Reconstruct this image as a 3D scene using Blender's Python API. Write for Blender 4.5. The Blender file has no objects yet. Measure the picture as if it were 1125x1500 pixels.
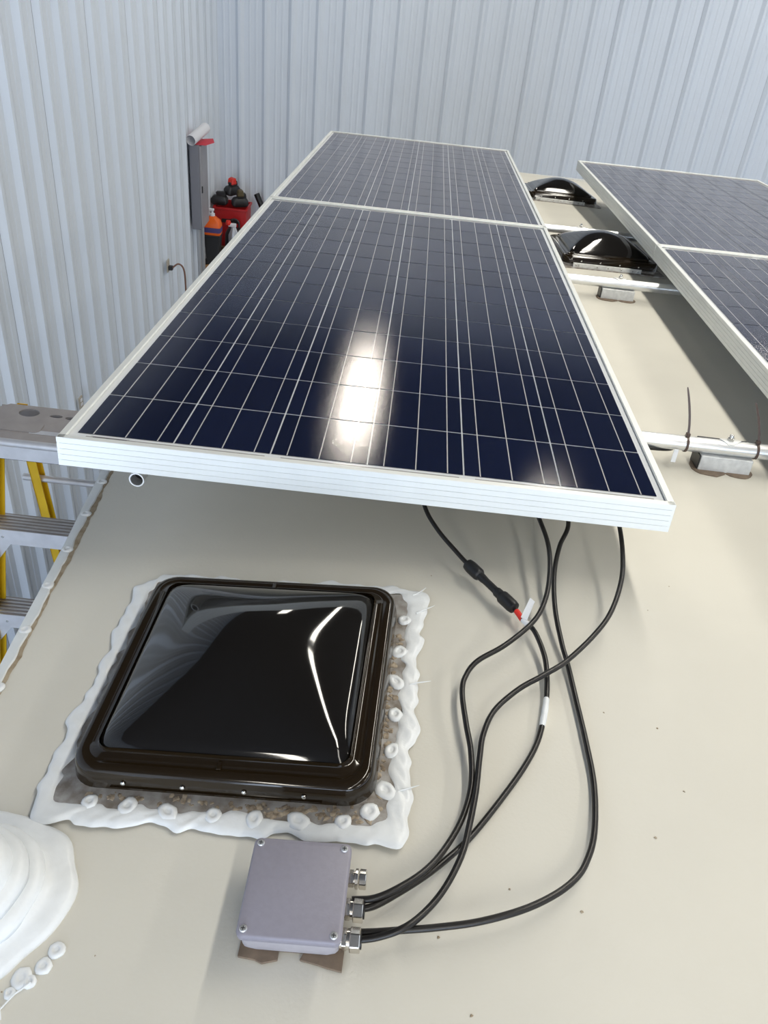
import bpy, bmesh, math, random
from mathutils import Matrix, Vector

random.seed(7)
scene = bpy.context.scene
col = scene.collection

# ------------------------------------------------------------------ camera, world, exposure
TILT = math.asin(.0788)                     # the vehicle stands nose-down on the shop floor by 4.5 degrees
GM = Matrix(((1, 0, 0), (0, math.cos(TILT), math.sin(TILT)), (0, -math.sin(TILT), math.cos(TILT)))).to_4x4()
cam_d = bpy.data.cameras.new('camera')
cam = bpy.data.objects.new('camera', cam_d)
col.objects.link(cam)
cam_d.sensor_fit = 'AUTO'
cam_d.sensor_width = 36
cam_d.lens = 1244.888 * 36 / 1500
cam_d.clip_start = .02
right = Vector((0.99391642, 0.05811115, 0.09355873))
down = Vector((0.11012724, -0.51310578, -0.85123114))
fwd = Vector((-0.0014605, 0.85635598, -0.51638388))
cm = Matrix((right, -down, -fwd)).transposed().to_4x4()
cm.translation = Vector((0.51164362, -1.21761529, 0.64885569))
cam.matrix_world = GM @ cm
scene.camera = cam

w = bpy.data.worlds.new('world')
scene.world = w
w.use_nodes = True
w.node_tree.nodes['Background'].inputs[0].default_value = (.55, .72, 1, 1)
w.node_tree.nodes['Background'].inputs[1].default_value = 1.0

scene.view_settings.view_transform = 'Standard'
scene.view_settings.look = 'None'
scene.view_settings.gamma = 1
scene.view_settings.use_curve_mapping = False
scene.view_settings.exposure = 0.04

LAMP_W = 53.0          # each ceiling strip light
DOOR_W = 590.0         # daylight through the open bay door behind the camera
LAMP_COL = (1.0, .95, .84)
DOOR_COL = (.70, .82, 1.0)

# room (level coordinates)
XL, XR, YB, YF, ZF, ZC = -2.05, 7.0, 9.86, -7.0, -4.25, 2.45


# ------------------------------------------------------------------ materials
def mat(name, c, rough=.5, metal=0.0, noise=0.0, nscale=8.0, c2=None, bump=0.0, bscale=60.0, coat=0.0, spec=.5, trans=0.0):
    m = bpy.data.materials.new(name)
    m.use_nodes = True
    nt = m.node_tree
    b = nt.nodes['Principled BSDF']
    b.inputs['Base Color'].default_value = (*c, 1)
    b.inputs['Roughness'].default_value = rough
    b.inputs['Metallic'].default_value = metal
    b.inputs['Specular IOR Level'].default_value = spec
    if coat:
        b.inputs['Coat Weight'].default_value = coat
        b.inputs['Coat Roughness'].default_value = .05
    if trans:
        b.inputs['Transmission Weight'].default_value = trans
    tc = nt.nodes.new('ShaderNodeTexCoord')
    if noise or c2:
        n = nt.nodes.new('ShaderNodeTexNoise')
        n.inputs['Scale'].default_value = nscale
        n.inputs['Detail'].default_value = 6
        nt.links.new(tc.outputs['Object'], n.inputs['Vector'])
        r = nt.nodes.new('ShaderNodeValToRGB')
        if c2 is None:
            c2 = tuple(max(0, x * (1 - noise)) for x in c)
        r.color_ramp.elements[0].position = .35
        r.color_ramp.elements[1].position = .65
        r.color_ramp.elements[0].color = (*c2, 1)
        r.color_ramp.elements[1].color = (*c, 1)
        nt.links.new(n.outputs['Fac'], r.inputs['Fac'])
        nt.links.new(r.outputs['Color'], b.inputs['Base Color'])
    if bump:
        n2 = nt.nodes.new('ShaderNodeTexNoise')
        n2.inputs['Scale'].default_value = bscale
        n2.inputs['Detail'].default_value = 4
        nt.links.new(tc.outputs['Object'], n2.inputs['Vector'])
        bp = nt.nodes.new('ShaderNodeBump')
        bp.inputs['Strength'].default_value = bump
        bp.inputs['Distance'].default_value = .002
        nt.links.new(n2.outputs['Fac'], bp.inputs['Height'])
        nt.links.new(bp.outputs['Normal'], b.inputs['Normal'])
    return m


M = {}
M['roof'] = mat('roof_coating', (.67, .65, .58), .55, noise=.06, nscale=3.5, bump=.12, bscale=180)
M['seal'] = mat('white_sealant', (.80, .83, .85), .38, noise=.07, nscale=40, bump=.35, bscale=90)
M['trim'] = mat('edge_trim_white', (.72, .76, .78), .4, noise=.06, nscale=30, bump=.2)
M['brown_matt'] = mat('brown_mottle', (.26, .20, .13), .8, c2=(.42, .36, .27), nscale=60)  # mottled brown of the roof edge line and the crumbs
M['side'] = mat('vehicle_side', (.70, .69, .64), .35)
M['frame'] = mat('anodised_frame', (.80, .82, .80), .42, metal=.25, noise=.03, nscale=20)
M['groove'] = mat('frame_groove', (.42, .43, .43), .6)
M['ink'] = mat('print_ink', (.05, .05, .07), .6)
M['alu'] = mat('aluminium_pipe', (.86, .87, .87), .3, metal=.8, noise=.06, nscale=25)
M['alu_w'] = mat('white_aluminium', (.74, .75, .74), .45, metal=.2, noise=.2, nscale=70)
M['steel'] = mat('bolt_steel', (.62, .62, .60), .25, metal=1)
M['nickel'] = mat('nickel', (.72, .68, .62), .2, metal=1, noise=.12, nscale=90)
M['rubber'] = mat('black_rubber', (.008, .008, .009), .42)
M['cable'] = mat('cable_sheath', (.009, .0075, .007), .36, noise=.3, nscale=120)
M['brown_tape'] = mat('brown_pad', (.24, .18, .13), .7, noise=.3, nscale=60)
M['tie'] = mat('zip_tie_brown', (.075, .045, .035), .35)
M['red'] = mat('red_plastic', (.75, .03, .015), .4)
M['tagp'] = mat('white_tag', (.85, .86, .88), .5)
M['lid'] = mat('smoked_acrylic', (.0075, .0065, .0058), .06, spec=.5)
M['rim'] = mat('smoked_acrylic_rim', (.015, .0095, .0042), .10, spec=.5)
M['flange'] = mat('weathered_flange', (.46, .45, .44), .55, metal=.3, c2=(.22, .19, .16), nscale=45, bump=.3)
M['gunk'] = mat('crumbly_residue', (.44, .37, .28), .8, c2=(.17, .13, .09), nscale=120, bump=.6)
M['jbox'] = mat('grey_enclosure', (.265, .255, .305), .42, noise=.06, nscale=140, bump=.1, bscale=400)
M['jbody'] = mat('grey_enclosure_body', (.40, .385, .42), .45, noise=.05, nscale=140)
M['clear'] = mat('clear_plastic', (.8, .82, .85), .2)
M['ladder_alu'] = mat('ladder_aluminium', (.60, .60, .62), .38, metal=.55, noise=.12, nscale=20)
M['ladder_cap'] = mat('ladder_cap', (.36, .33, .32), .45, metal=.3, noise=.15, nscale=14)
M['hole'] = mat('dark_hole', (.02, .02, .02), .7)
M['bore'] = mat('bore_shade', (.004, .004, .004), .9)  # darkness inside the pipes, put into the colour
M['yellow'] = mat('yellow_fibreglass', (.80, .50, .012), .4, noise=.1, nscale=12)
M['wall'] = mat('wall_steel', (.77, .825, .90), .42, noise=.035, nscale=1.2)
M['seam'] = mat('sheet_seam', (.30, .30, .32), .6)
M['floor'] = mat('concrete', (.32, .31, .30), .7, noise=.2, nscale=1.5)
M['ceil'] = mat('ceiling_liner', (.075, .075, .08), .7)
M['fixture'] = mat('fixture_white', (.8, .8, .8), .5)
M['elec'] = mat('panel_grey', (.22, .22, .25), .45)
M['elec_f'] = mat('panel_grey_door', (.34, .33, .35), .4, noise=.1, nscale=6)
M['conduit'] = mat('conduit', (.52, .53, .55), .35, metal=.6)
M['paper'] = mat('paper', (.82, .82, .85), .6)
M['redcloth'] = mat('red_paper', (.72, .06, .09), .6)
M['crate'] = mat('red_crate', (.50, .018, .02), .4)
M['blackp'] = mat('black_plastic', (.022, .021, .022), .4)
M['olive'] = mat('olive_plastic', (.10, .075, .03), .5)
M['orange'] = mat('orange_jug', (.90, .14, .01), .4)
M['purple'] = mat('jug_label', (.07, .05, .18), .5)
M['card'] = mat('cardboard', (.50, .27, .12), .75, noise=.12, nscale=9)
M['brass'] = mat('outlet_plate', (.45, .40, .33), .5)
M['cordbr'] = mat('brown_cord', (.20, .10, .07), .5)
M['wood'] = mat('bench_wood', (.30, .19, .10), .6, noise=.2, nscale=5)


SHEEN = .15                                 # rolled solar glass: soft, slightly frosted reflection


def laminated(name, c, c2=None):
    """a layer bonded to the underside of the rolled glass: matt colour under the soft sheen of the laminate"""
    m = bpy.data.materials.new(name)
    m.use_nodes = True
    nt = m.node_tree
    nt.nodes.remove(nt.nodes['Principled BSDF'])
    out = nt.nodes['Material Output']
    df = nt.nodes.new('ShaderNodeBsdfDiffuse')
    df.inputs['Color'].default_value = (*c, 1)
    if c2:
        oi = nt.nodes.new('ShaderNodeObjectInfo')    # each cell has its own slightly different blue
        r = nt.nodes.new('ShaderNodeValToRGB')
        r.color_ramp.elements[0].color = (*c, 1)
        r.color_ramp.elements[1].color = (*c2, 1)
        nt.links.new(oi.outputs['Random'], r.inputs['Fac'])
        nt.links.new(r.outputs['Color'], df.inputs['Color'])
    gl = nt.nodes.new('ShaderNodeBsdfGlossy')
    gl.distribution = 'BECKMANN'
    gl.inputs['Roughness'].default_value = SHEEN
    gl.inputs['Color'].default_value = (1, .955, .94, 1)
    fr = nt.nodes.new('ShaderNodeFresnel')
    fr.inputs['IOR'].default_value = 1.5
    mx = nt.nodes.new('ShaderNodeMixShader')
    nt.links.new(fr.outputs[0], mx.inputs[0])
    nt.links.new(df.outputs[0], mx.inputs[1])
    nt.links.new(gl.outputs[0], mx.inputs[2])
    nt.links.new(mx.outputs[0], out.inputs['Surface'])
    return m


def glass_material():
    m = bpy.data.materials.new('solar_glass')
    m.use_nodes = True
    nt = m.node_tree
    nt.nodes.remove(nt.nodes['Principled BSDF'])
    out = nt.nodes['Material Output']
    tr = nt.nodes.new('ShaderNodeBsdfTransparent')
    gl = nt.nodes.new('ShaderNodeBsdfGlossy')
    gl.inputs['Roughness'].default_value = .03
    mx = nt.nodes.new('ShaderNodeMixShader')
    mx.inputs[0].default_value = .001                # anti-reflective face, almost clear
    nt.links.new(tr.outputs[0], mx.inputs[1])
    nt.links.new(gl.outputs[0], mx.inputs[2])
    nt.links.new(mx.outputs[0], out.inputs['Surface'])
    return m


M['sheet'] = laminated('backsheet', (.74, .77, .80))
M['bus'] = laminated('busbar_silver', (.54, .53, .52))
M['ribbon'] = laminated('ribbon_grey', (.40, .40, .40))
M['cell'] = laminated('polycrystalline_cell', (.0042, .0078, .027), (.0060, .0105, .037))
M['glass'] = glass_material()


# ------------------------------------------------------------------ mesh helpers
def link(o, parent=None):
    col.objects.link(o)
    if parent:
        o.parent = parent
    return o


def tag(o, label=None, cat=None, group=None, kind=None):
    if label:
        o['label'] = label
    if cat:
        o['category'] = cat
    if group:
        o['group'] = group
    if kind:
        o['kind'] = kind
    return o


def empty(name, mw=None):
    o = bpy.data.objects.new(name, None)
    o.empty_display_size = .05
    col.objects.link(o)
    if mw is not None:
        o.matrix_world = mw
    return o


class MB:
    def __init__(s):
        s.v, s.f = [], []

    def box(s, x0, x1, y0, y1, z0, z1):
        n = len(s.v)
        s.v += [(x, y, z) for z in (z0, z1) for x, y in ((x0, y0), (x1, y0), (x1, y1), (x0, y1))]
        s.f += [tuple(n + i for i in q) for q in ((3, 2, 1, 0), (4, 5, 6, 7), (0, 1, 5, 4), (1, 2, 6, 5), (2, 3, 7, 6), (3, 0, 4, 7))]
        return s

    def rings(s, rings, cap0=True, cap1=True, closed=True):
        n = len(s.v)
        k = len(rings[0])
        for r in rings:
            s.v += [tuple(p) for p in r]
        for i in range(len(rings) - 1):
            for j in range(k if closed else k - 1):
                a, b = n + i * k + j, n + i * k + (j + 1) % k
                s.f.append((a, b, b + k, a + k))
        if cap0 and closed:
            s.f.append(tuple(n + j for j in reversed(range(k))))
        if cap1 and closed:
            s.f.append(tuple(n + (len(rings) - 1) * k + j for j in range(k)))
        return s

    def tube(s, pts, r, k=10, cap=True):
        pts = [Vector(p) for p in pts]
        rs = r if isinstance(r, (list, tuple)) else [r] * len(pts)
        up = None
        rings = []
        for i, p in enumerate(pts):
            t = (pts[min(i + 1, len(pts) - 1)] - pts[max(i - 1, 0)]).normalized()
            if up is None:
                up = t.orthogonal().normalized()
            up = (up - t * up.dot(t)).normalized()
            b = t.cross(up)
            rings.append([p + (up * math.cos(2 * math.pi * j / k) + b * math.sin(2 * math.pi * j / k)) * rs[i] for j in range(k)])
        return s.rings(rings, cap, cap)

    def prism(s, poly, axis, a0, a1):
        def P(u, v, a):
            return {'x': (a, u, v), 'y': (u, a, v), 'z': (u, v, a)}[axis]
        r0 = [P(u, v, a0) for u, v in poly]
        r1 = [P(u, v, a1) for u, v in poly]
        return s.rings([r0, r1])

    def lathe(s, prof, k=24, c=(0, 0, 0), wob=None):
        rings = []
        for r, z in prof:
            rings.append([(c[0] + r * math.cos(2 * math.pi * j / k) * (wob[j] if wob else 1), c[1] + r * math.sin(2 * math.pi * j / k) * (wob[j] if wob else 1), c[2] + z) for j in range(k)])
        return s.rings(rings)

    def mesh(s, name, m, smooth=False, bevel=0.0, seg=1):
        me = bpy.data.meshes.new(name)
        me.from_pydata([tuple(p) for p in s.v], [], s.f)
        bm = bmesh.new()
        bm.from_mesh(me)
        bmesh.ops.recalc_face_normals(bm, faces=bm.faces)
        if bevel:
            bmesh.ops.bevel(bm, geom=list(bm.edges), offset=bevel, segments=seg, profile=.5, affect='EDGES', clamp_overlap=True)
        bm.to_mesh(me)
        bm.free()
        if smooth:
            for p in me.polygons:
                p.use_smooth = True
            if smooth is True:
                me.set_sharp_from_angle(angle=math.radians(38))
        if m:
            me.materials.append(M[m])
        return me

    def build(s, name, m, parent=None, smooth=False, bevel=0.0, seg=1):
        return link(bpy.data.objects.new(name, s.mesh(name, m, smooth, bevel, seg)), parent)


def inst(name, me, parent, loc=(0, 0, 0), rot=None):
    o = bpy.data.objects.new(name, me)
    link(o, parent)
    o.location = loc
    if rot:
        o.rotation_euler = rot
    return o


def catmull(pts, n=8):
    P = [Vector(p) for p in pts]
    P = [P[0] * 2 - P[1]] + P + [P[-1] * 2 - P[-2]]
    out = []
    for i in range(1, len(P) - 2):
        p0, p1, p2, p3 = P[i - 1:i + 3]
        for k in range(n):
            t = k / n
            out.append(.5 * (2 * p1 + (p2 - p0) * t + (2 * p0 - 5 * p1 + 4 * p2 - p3) * t * t + (3 * p1 - p0 - 3 * p2 + p3) * t ** 3))
    out.append(P[-2])
    return out


def rr(half_x, half_y, rad, n=6):
    rad = min(rad, half_x, half_y)
    pts = []
    for cx, cy, a0 in ((1, -1, -90), (1, 1, 0), (-1, 1, 90), (-1, -1, 180)):
        for k in range(n + 1):
            a = math.radians(a0 + 90 * k / n)
            pts.append((cx * (half_x - rad) + rad * math.cos(a), cy * (half_y - rad) + rad * math.sin(a)))
    return pts


def superellipse(half, p, n=96):
    out = []
    for j in range(n):
        q = j / n * 4                                   # dense towards the corners
        k = int(q)
        u = (q - k) * 2 - 1
        a = math.radians(90 * k - 45 + 45) + math.radians(45) * (1.25 * u - .25 * u ** 3)
        c, s_ = math.cos(a), math.sin(a)
        r = (abs(c) ** p + abs(s_) ** p) ** (-1 / p)
        out.append((half * r * c, half * r * s_))
    return out


def interp(tab, y):
    if y <= tab[0][0]:
        return tab[0][1]
    for (a, u), (b, v) in zip(tab, tab[1:]):
        if y <= b:
            return u + (v - u) * (y - a) / (b - a)
    return tab[-1][1]


# ------------------------------------------------------------------ room shell (level coordinates)
SHEET = .915


def sheet_profile():
    p = []
    for k in range(3):
        o = k * .305
        p += [(o, 0), (o + .035, .038), (o + .062, .038), (o + .097, 0), (o + .150, 0), (o + .158, .005), (o + .172, .005), (o + .180, 0),
              (o + .222, 0), (o + .230, .005), (o + .244, .005), (o + .252, 0)]
    p.append((SHEET - .004, 0))
    p.append((SHEET - .004, -.004))
    p.append((SHEET, -.004))
    return p


def sheet_mesh(name, height):
    b = MB()
    pr = sheet_profile()
    b.rings([[(u, -d, 0) for u, d in pr], [(u, -d, height) for u, d in pr]], closed=False)
    me = b.mesh(name, 'wall')
    return me


def wall(name, mw, length, height):
    """backing plate with ribbed sheets as pieces; local x along the wall, -y into the room"""
    o = MB().box(-.2, length + .2, .006, .15, 0, height).build(name, 'seam')
    o.matrix_world = mw
    tag(o, kind='structure')
    me = sheet_mesh('wall_sheet', height)
    n = int(math.ceil(length / SHEET))
    for i in range(n):
        inst('wall_sheet', me, o, (i * SHEET, 0, 0))
    return o


H = ZC - ZF
# back wall: x rising, room side is -y ; first rib of the sheet lies just right of the corner
wall('wall_back', Matrix.Translation((XL - .06, YB, ZF)), XR - XL + .1, H)
# left wall: local x -> world +y, local -y -> world +x
wall('wall_left', Matrix.Translation((XL, YF - .02, ZF)) @ Matrix.Rotation(math.pi / 2, 4, 'Z'), YB - YF, H)
wr = MB().box(XR, XR + .15, YF, YB, ZF, ZC).build('wall_right', 'wall')
tag(wr, kind='structure')
wf = MB()
DX0, DX1, DZ1 = -1.2, 4.2, 1.0                 # open bay door behind the camera
wf.box(XL - .15, DX0, YF - .15, YF, ZF, ZC).box(DX1, XR + .15, YF - .15, YF, ZF, ZC).box(DX0, DX1, YF - .15, YF, DZ1, ZC)
tag(wf.build('wall_front', 'wall'), kind='structure')
tag(MB().box(XL - .4, XR + .4, YF - 3, YB + .4, ZF - .1, ZF).build('floor', 'floor'), kind='structure')
tag(MB().box(XL - .4, XR + .4, YF - .2, YB + .4, ZC, ZC + .1).build('ceiling', 'ceil'), kind='structure')

ld = bpy.data.lights.new('bay_door_daylight', 'AREA')
ld.shape = 'RECTANGLE'
ld.size, ld.size_y = DX1 - DX0, DZ1 - ZF
ld.energy = DOOR_W
ld.color = DOOR_COL
lo = bpy.data.objects.new('bay_door_daylight', ld)
col.objects.link(lo)
lo.location = ((DX0 + DX1) / 2, YF - .05, (DZ1 + ZF) / 2)
lo.rotation_euler = (math.radians(90), 0, 0)


def strip_light(x, y, length, label, k=1.0, wide=.20):
    t = empty('strip_light', Matrix.Translation((x, y, ZC)))
    tag(t, label, 'light', 'ceiling strip lights')
    MB().prism([(-wide * .62, 0), (-wide * .5, -.06), (wide * .5, -.06), (wide * .62, 0)], 'y', -length / 2, length / 2).build('housing', 'fixture', t)
    l = bpy.data.lights.new('strip_light_tube', 'AREA')
    l.shape = 'RECTANGLE'
    l.size, l.size_y = wide, length
    l.energy = LAMP_W * k
    l.color = LAMP_COL
    lo = bpy.data.objects.new('strip_light_tube', l)
    link(lo, t)
    lo.location = (0, 0, -.075)


strip_light(.12, 7.15, 2.6, 'ceiling strip light mirrored as the bright streak on the near panel', .95, .32)
for y, place in ((3.7, 'nearest the back wall'), (1.0, 'second from the back wall'), (-1.7, 'third from the back wall'), (-4.4, 'nearest the bay door')):
    strip_light(1.75, y, 2.5, 'long ceiling strip light in the middle row, ' + place, .95 if y > 0 else (.25 if y > -3 else 1.2))
strip_light(-.7, -4.9, 2.4, 'added fill light behind the camera, for the shade under the near panel', 1.1)  # unseen lamp, added to brighten the shadow under the near panel
for y, place in ((7.6, 'by the back wall'), (3.7, 'second from the back wall'), (-.2, 'third from the back wall'), (-4.1, 'nearest the bay door')):
    strip_light(4.6, y, 2.4, 'long ceiling strip light in the right row, ' + place)

# ------------------------------------------------------------------ vehicle roof
EDGE = [(-1.3, -.004), (-.70, -.012), (-.302, -.025), (-.123, -.036), (.025, -.047), (.281, -.074), (.6, -.095), (1.2, -.105), (5.1, -.105)]


def xe(y):
    return interp(EDGE, y)


def zr(x, y):
    return -.147 - .062 * (x - 1.15) ** 2 - .08 * max(0, .15 - y) ** 2 - .012 * max(0, y - 1.5) ** 2


def frame_at(x, y, yaw=0.0, h=0.0):
    sx = -.124 * (x - 1.15)
    sy = .16 * max(0, .15 - y) - .024 * max(0, y - 1.5)
    ex = Vector((1, 0, sx)).normalized()
    ey = Vector((0, 1, sy))
    ey = (ey - ex * ey.dot(ex)).normalized()
    ez = ex.cross(ey)
    m = Matrix((ex, ey, ez)).transposed().to_4x4()
    m.translation = Vector((x, y, zr(x, y))) + ez * h
    return m @ Matrix.Rotation(yaw, 4, 'Z')


RV = []                                    # roots that tilt with the vehicle


def rv(o):
    RV.append(o)
    return o


camper = rv(empty('camper_vehicle', Matrix.Translation((1.15, 1.9, -3.3))))
OFF = Vector((-1.15, -1.9, 3.3))
tag(camper, 'camper with a long cream-coated roof carrying the solar panels', 'camper')
b = MB()
ys = [-1.3 + 6.4 * i / 128 for i in range(129)]
ringsr = []
for y in ys:
    x0, x1 = xe(y), 2.3 - xe(y)
    row = [Vector((x0 + (x1 - x0) * j / 60, y, 0)) for j in range(61)]
    for p in row:
        p.z = zr(p.x, p.y)
    ringsr.append([p + OFF for p in row])
b.rings(ringsr, closed=False)
b.build('roof_skin', 'roof', camper, smooth=True)


def side_wall(sgn):
    b = MB()
    a, c = [], []
    for y in ys[::8]:
        x = xe(y) if sgn < 0 else 2.3 - xe(y)
        z = zr(x, y)
        a.append(Vector((x + sgn * .004, y, z - .002)) + OFF)
        c.append(Vector((x + sgn * .02, y, -2.9)) + OFF)
    b.rings([a, c], closed=False)
    b.build('side_wall', 'side', camper)


side_wall(-1)
side_wall(1)
for y in (-1.3, 5.1):
    b = MB()
    xs = [xe(y) + (2.3 - 2 * xe(y)) * j / 20 for j in range(21)]
    b.rings([[Vector((x, y, zr(x, y) - .001)) + OFF for x in xs], [Vector((x, y, -2.9)) + OFF for x in xs]], closed=False)
    b.build('end_wall', 'side', camper)
MB().box(-1.0, 1.0, -3.0, 3.0, -.62, .45).build('chassis', 'blackp', camper)

# far roof edge trim (silver) and the left edge: sealed white trim strip, uneven brown line, screw dabs
b = MB()
b.box(-1.18, 1.18, 3.15, 3.205, 0, .012)
o = b.build('end_trim', 'alu_w', camper)
o.location = (0, 0, zr(1.15, 5.1) + 3.3 - .012)


def wob(seed, n, amp, sm=3):
    r = random.Random(seed)
    a = [r.uniform(-1, 1) for _ in range(n + sm * 2)]
    return [amp * sum(a[i:i + sm]) / sm for i in range(n)]


def edge_strip(name, m, u0, u1, th, seed, amp, ridge):
    n = 260
    w1 = wob(seed, n, amp, 3)
    w2 = wob(seed + 1, n, amp * 1.6, 9)
    rows = []
    for i in range(n):
        y = -1.29 + i * (5.08 + 1.29) / (n - 1) if False else -1.29 + 2.4 * i / (n - 1)
        x0 = xe(y) + u0
        x1 = xe(y) + u1 + w1[i] + w2[i]
        row = []
        for t, h in ((0, 0), (0.03, th), (.5, th * ridge), (.85, th), (1, .0)):
            x = x0 + (x1 - x0) * t
            row.append(Vector((x, y, zr(max(x, xe(y)), y) + h + .0004)) + OFF)
        rows.append(row)
    b = MB()
    b.rings(rows, closed=False)
    return b.build(name, m, camper, smooth=True)


edge_strip('brown_edge_line', 'brown_matt', .0, .0200, .0012, 3, .0045, 1)
edge_strip('edge_trim', 'trim', -.004, .0150, .0035, 21, .003, 1.25)


def dab_mesh(seed, r, h, m='seal'):
    k = 14
    rn = random.Random(seed)
    wv = [1 + rn.uniform(-.09, .09) for _ in range(k)]
    return MB().lathe([(r, -.001), (r * .97, h * .45), (r * .72, h * .85), (r * .42, h), (r * .36, h * .75), (r * .12, h * .8)], k, wob=wv).mesh('sealant_dab', m, smooth='all')


dabs = [dab_mesh(s, .0105, .0042) for s in range(5)]
for i, (x, y) in enumerate([(-.066, .243), (-.053, .118), (-.043, -.001), (-.036, -.105), (-.028, -.215), (-.018, -.335), (-.078, .37)]):
    d = inst('sealant_dab', dabs[i % 5], camper)
    d.matrix_local = Matrix.Translation(OFF) @ frame_at(x + .005, y, i * 1.3, .002)

# ------------------------------------------------------------------ solar panels
PW, PL, PITCH = .992, 1.956, .158
FZ0, FZ1 = -.046, .0045
_c = {}


def panel_meshes():
    # near / far rail with four drawn grooves on the outer face; profile in (y, z), outer face at y = 0
    prof = [(0, FZ0)]
    hh = (FZ1 - FZ0) / 5
    for k in range(1, 5):
        z = FZ0 + hh * k
        prof += [(0, z - .0005), (.0011, z - .0002), (.0011, z + .0002), (0, z + .0005)]
    prof += [(0, FZ1 - .0008), (.0008, FZ1), (.0112, FZ1), (.0120, FZ1 - .0012), (.0120, .0006), (.004, .0006), (.004, FZ0 + .002), (.028, FZ0 + .002), (.028, FZ0)]
    _c['short'] = MB().prism(prof, 'x', 0, PW).mesh('frame_rail', 'frame')
    _c['long'] = MB().prism(prof, 'x', 0, PL - .0002).mesh('frame_rail', 'frame')
    s = .1553 / 2
    _c['cell'] = MB().box(-s, s, -s + .0007, s - .0007, -.0006, .0).mesh('solar_cell', 'cell')
    _c['bus'] = MB().box(-.00085, .00085, 0, 12 * PITCH - .0024, .0001, .0004).mesh('busbar', 'bus')
    _c['back'] = MB().box(.006, PW - .006, .006, PL - .006, -.0030, -.0012).mesh('backsheet', 'sheet')
    _c['glass'] = MB().box(.0050, PW - .0050, .0050, PL - .0050, .0010, .0026).mesh('glass_pane', 'glass')
    _c['ribbon'] = MB().box(0, .290, 0, .0070, -.0008, -.0002).mesh('bus_ribbon', 'ribbon')


panel_meshes()


def solar_panel(mw, label):
    """local origin at the near left outer corner; x right, y away"""
    p = rv(empty('solar_module', mw))
    tag(p, label, 'solar panel', 'solar panels on the roof')
    inst('frame_rail', _c['short'], p, (0, 0, 0))
    inst('frame_rail', _c['short'], p, (PW, PL, 0), (0, 0, math.pi))
    inst('frame_rail', _c['long'], p, (.0001, PL - .0001, 0), (0, 0, -math.pi / 2))
    inst('frame_rail', _c['long'], p, (PW - .0001, .0001, 0), (0, 0, math.pi / 2))
    inst('backsheet', _c['back'], p)
    for r in range(12):
        for c in range(6):
            inst('solar_cell', _c['cell'], p, (.022 + PITCH * (c + .5), .030 + PITCH * (r + .5), 0))
    for c in range(6):
        for k in (-1, 0, 1):
            inst('busbar', _c['bus'], p, (.022 + PITCH * (c + .5) + k * .0522, .030 + .0012, 0))
    for k in range(3):
        inst('bus_ribbon', _c['ribbon'], p, (.040 + k * .316, .0165, 0))
        inst('bus_ribbon', _c['ribbon'], p, (.040 + k * .316, PL - .023, 0))
    inst('glass_pane', _c['glass'], p)
    lab = MB().box(.048, .110, .0130, .0245, -.0002, .0001).build('serial_label', 'ribbon', p)
    b = MB()
    rn = random.Random(5)
    x = .052
    while x < .106:
        wd = rn.choice((.0008, .0014, .002))
        b.box(x, x + wd, .0150, .0225, .0001, .0003)
        x += wd + rn.choice((.0008, .0012))
    b.build('bar_code', 'ink', lab)
    return p


solar_panel(Matrix.Translation((-.022, -.030, 0)), 'large near solar panel with bright lamp reflection and white frame edge facing camera')
solar_panel(Matrix.Translation((-.022, 1.934, 0)) @ Matrix.Rotation(math.radians(-.5), 4, 'X'), 'greyish far solar panel butted end-on behind the large near panel')
solar_panel(Matrix.Translation((1.345, -.118, 0)), 'solar panel cut off by the right picture edge, the nearer of the right pair')
solar_panel(Matrix.Translation((1.345, 1.845, 0)) @ Matrix.Rotation(math.radians(-.5), 4, 'X'), 'far solar panel of the right pair, beyond the two small roof hatches')

# ------------------------------------------------------------------ mounting pipes
ZP = -.095


def hollow(p0, p1, r, th=.0022, k=24):
    p0, p1 = Vector(p0), Vector(p1)
    t = (p1 - p0).normalized()
    u = t.orthogonal().normalized()
    v = t.cross(u)

    def ring(p, rad):
        return [p + (u * math.cos(2 * math.pi * j / k) + v * math.sin(2 * math.pi * j / k)) * rad for j in range(k)]
    return MB().rings([ring(p0, r), ring(p1, r), ring(p1, r - th), ring(p0, r - th), ring(p0, r)], False, False)


def pipe(p0, p1, r, label, group):
    o = hollow((0, 0, 0), Vector(p1) - Vector(p0), r).build('mounting_pipe', 'alu', None, smooth=True)
    o.location = p0
    dv = (Vector(p1) - Vector(p0)).normalized()
    MB().tube([dv * .022, dv * .026], r - .0024, 20).build('bore_shade_disc', 'bore', o)  # black disc painting the shade inside the open pipe
    tag(o, label, 'pipe', group)
    return rv(o)


pipe((.103, -.0285, -.0595), (.103, 3.85, -.076), .0125, 'round pipe whose open dark end shows under the near panel edge, at left', 'lengthwise pipes')
pipe((.86, .25, -.0595), (.86, 3.85, -.076), .0125, 'lengthwise pipe hidden under the right side of the left panels', 'lengthwise pipes')
pipe((1.47, .05, -.0595), (1.47, 3.75, -.076), .0125, 'lengthwise pipe under the left side of the right panels', 'lengthwise pipes')
CP = [(.431, 'bright aluminium crossbar pipe with zip ties beside the near panel'), (1.652, 'aluminium crossbar pipe just in front of the nearer small hatch'),
      (2.417, 'aluminium crossbar pipe between the two small dark hatches')]
for y, lb in CP:
    zz = ZP - (.012 * max(0, y - 1.5) ** 2) * .4
    pipe((.02, y, zz), (2.28, y, zz), .016, lb, 'crossbar pipes')


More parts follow.
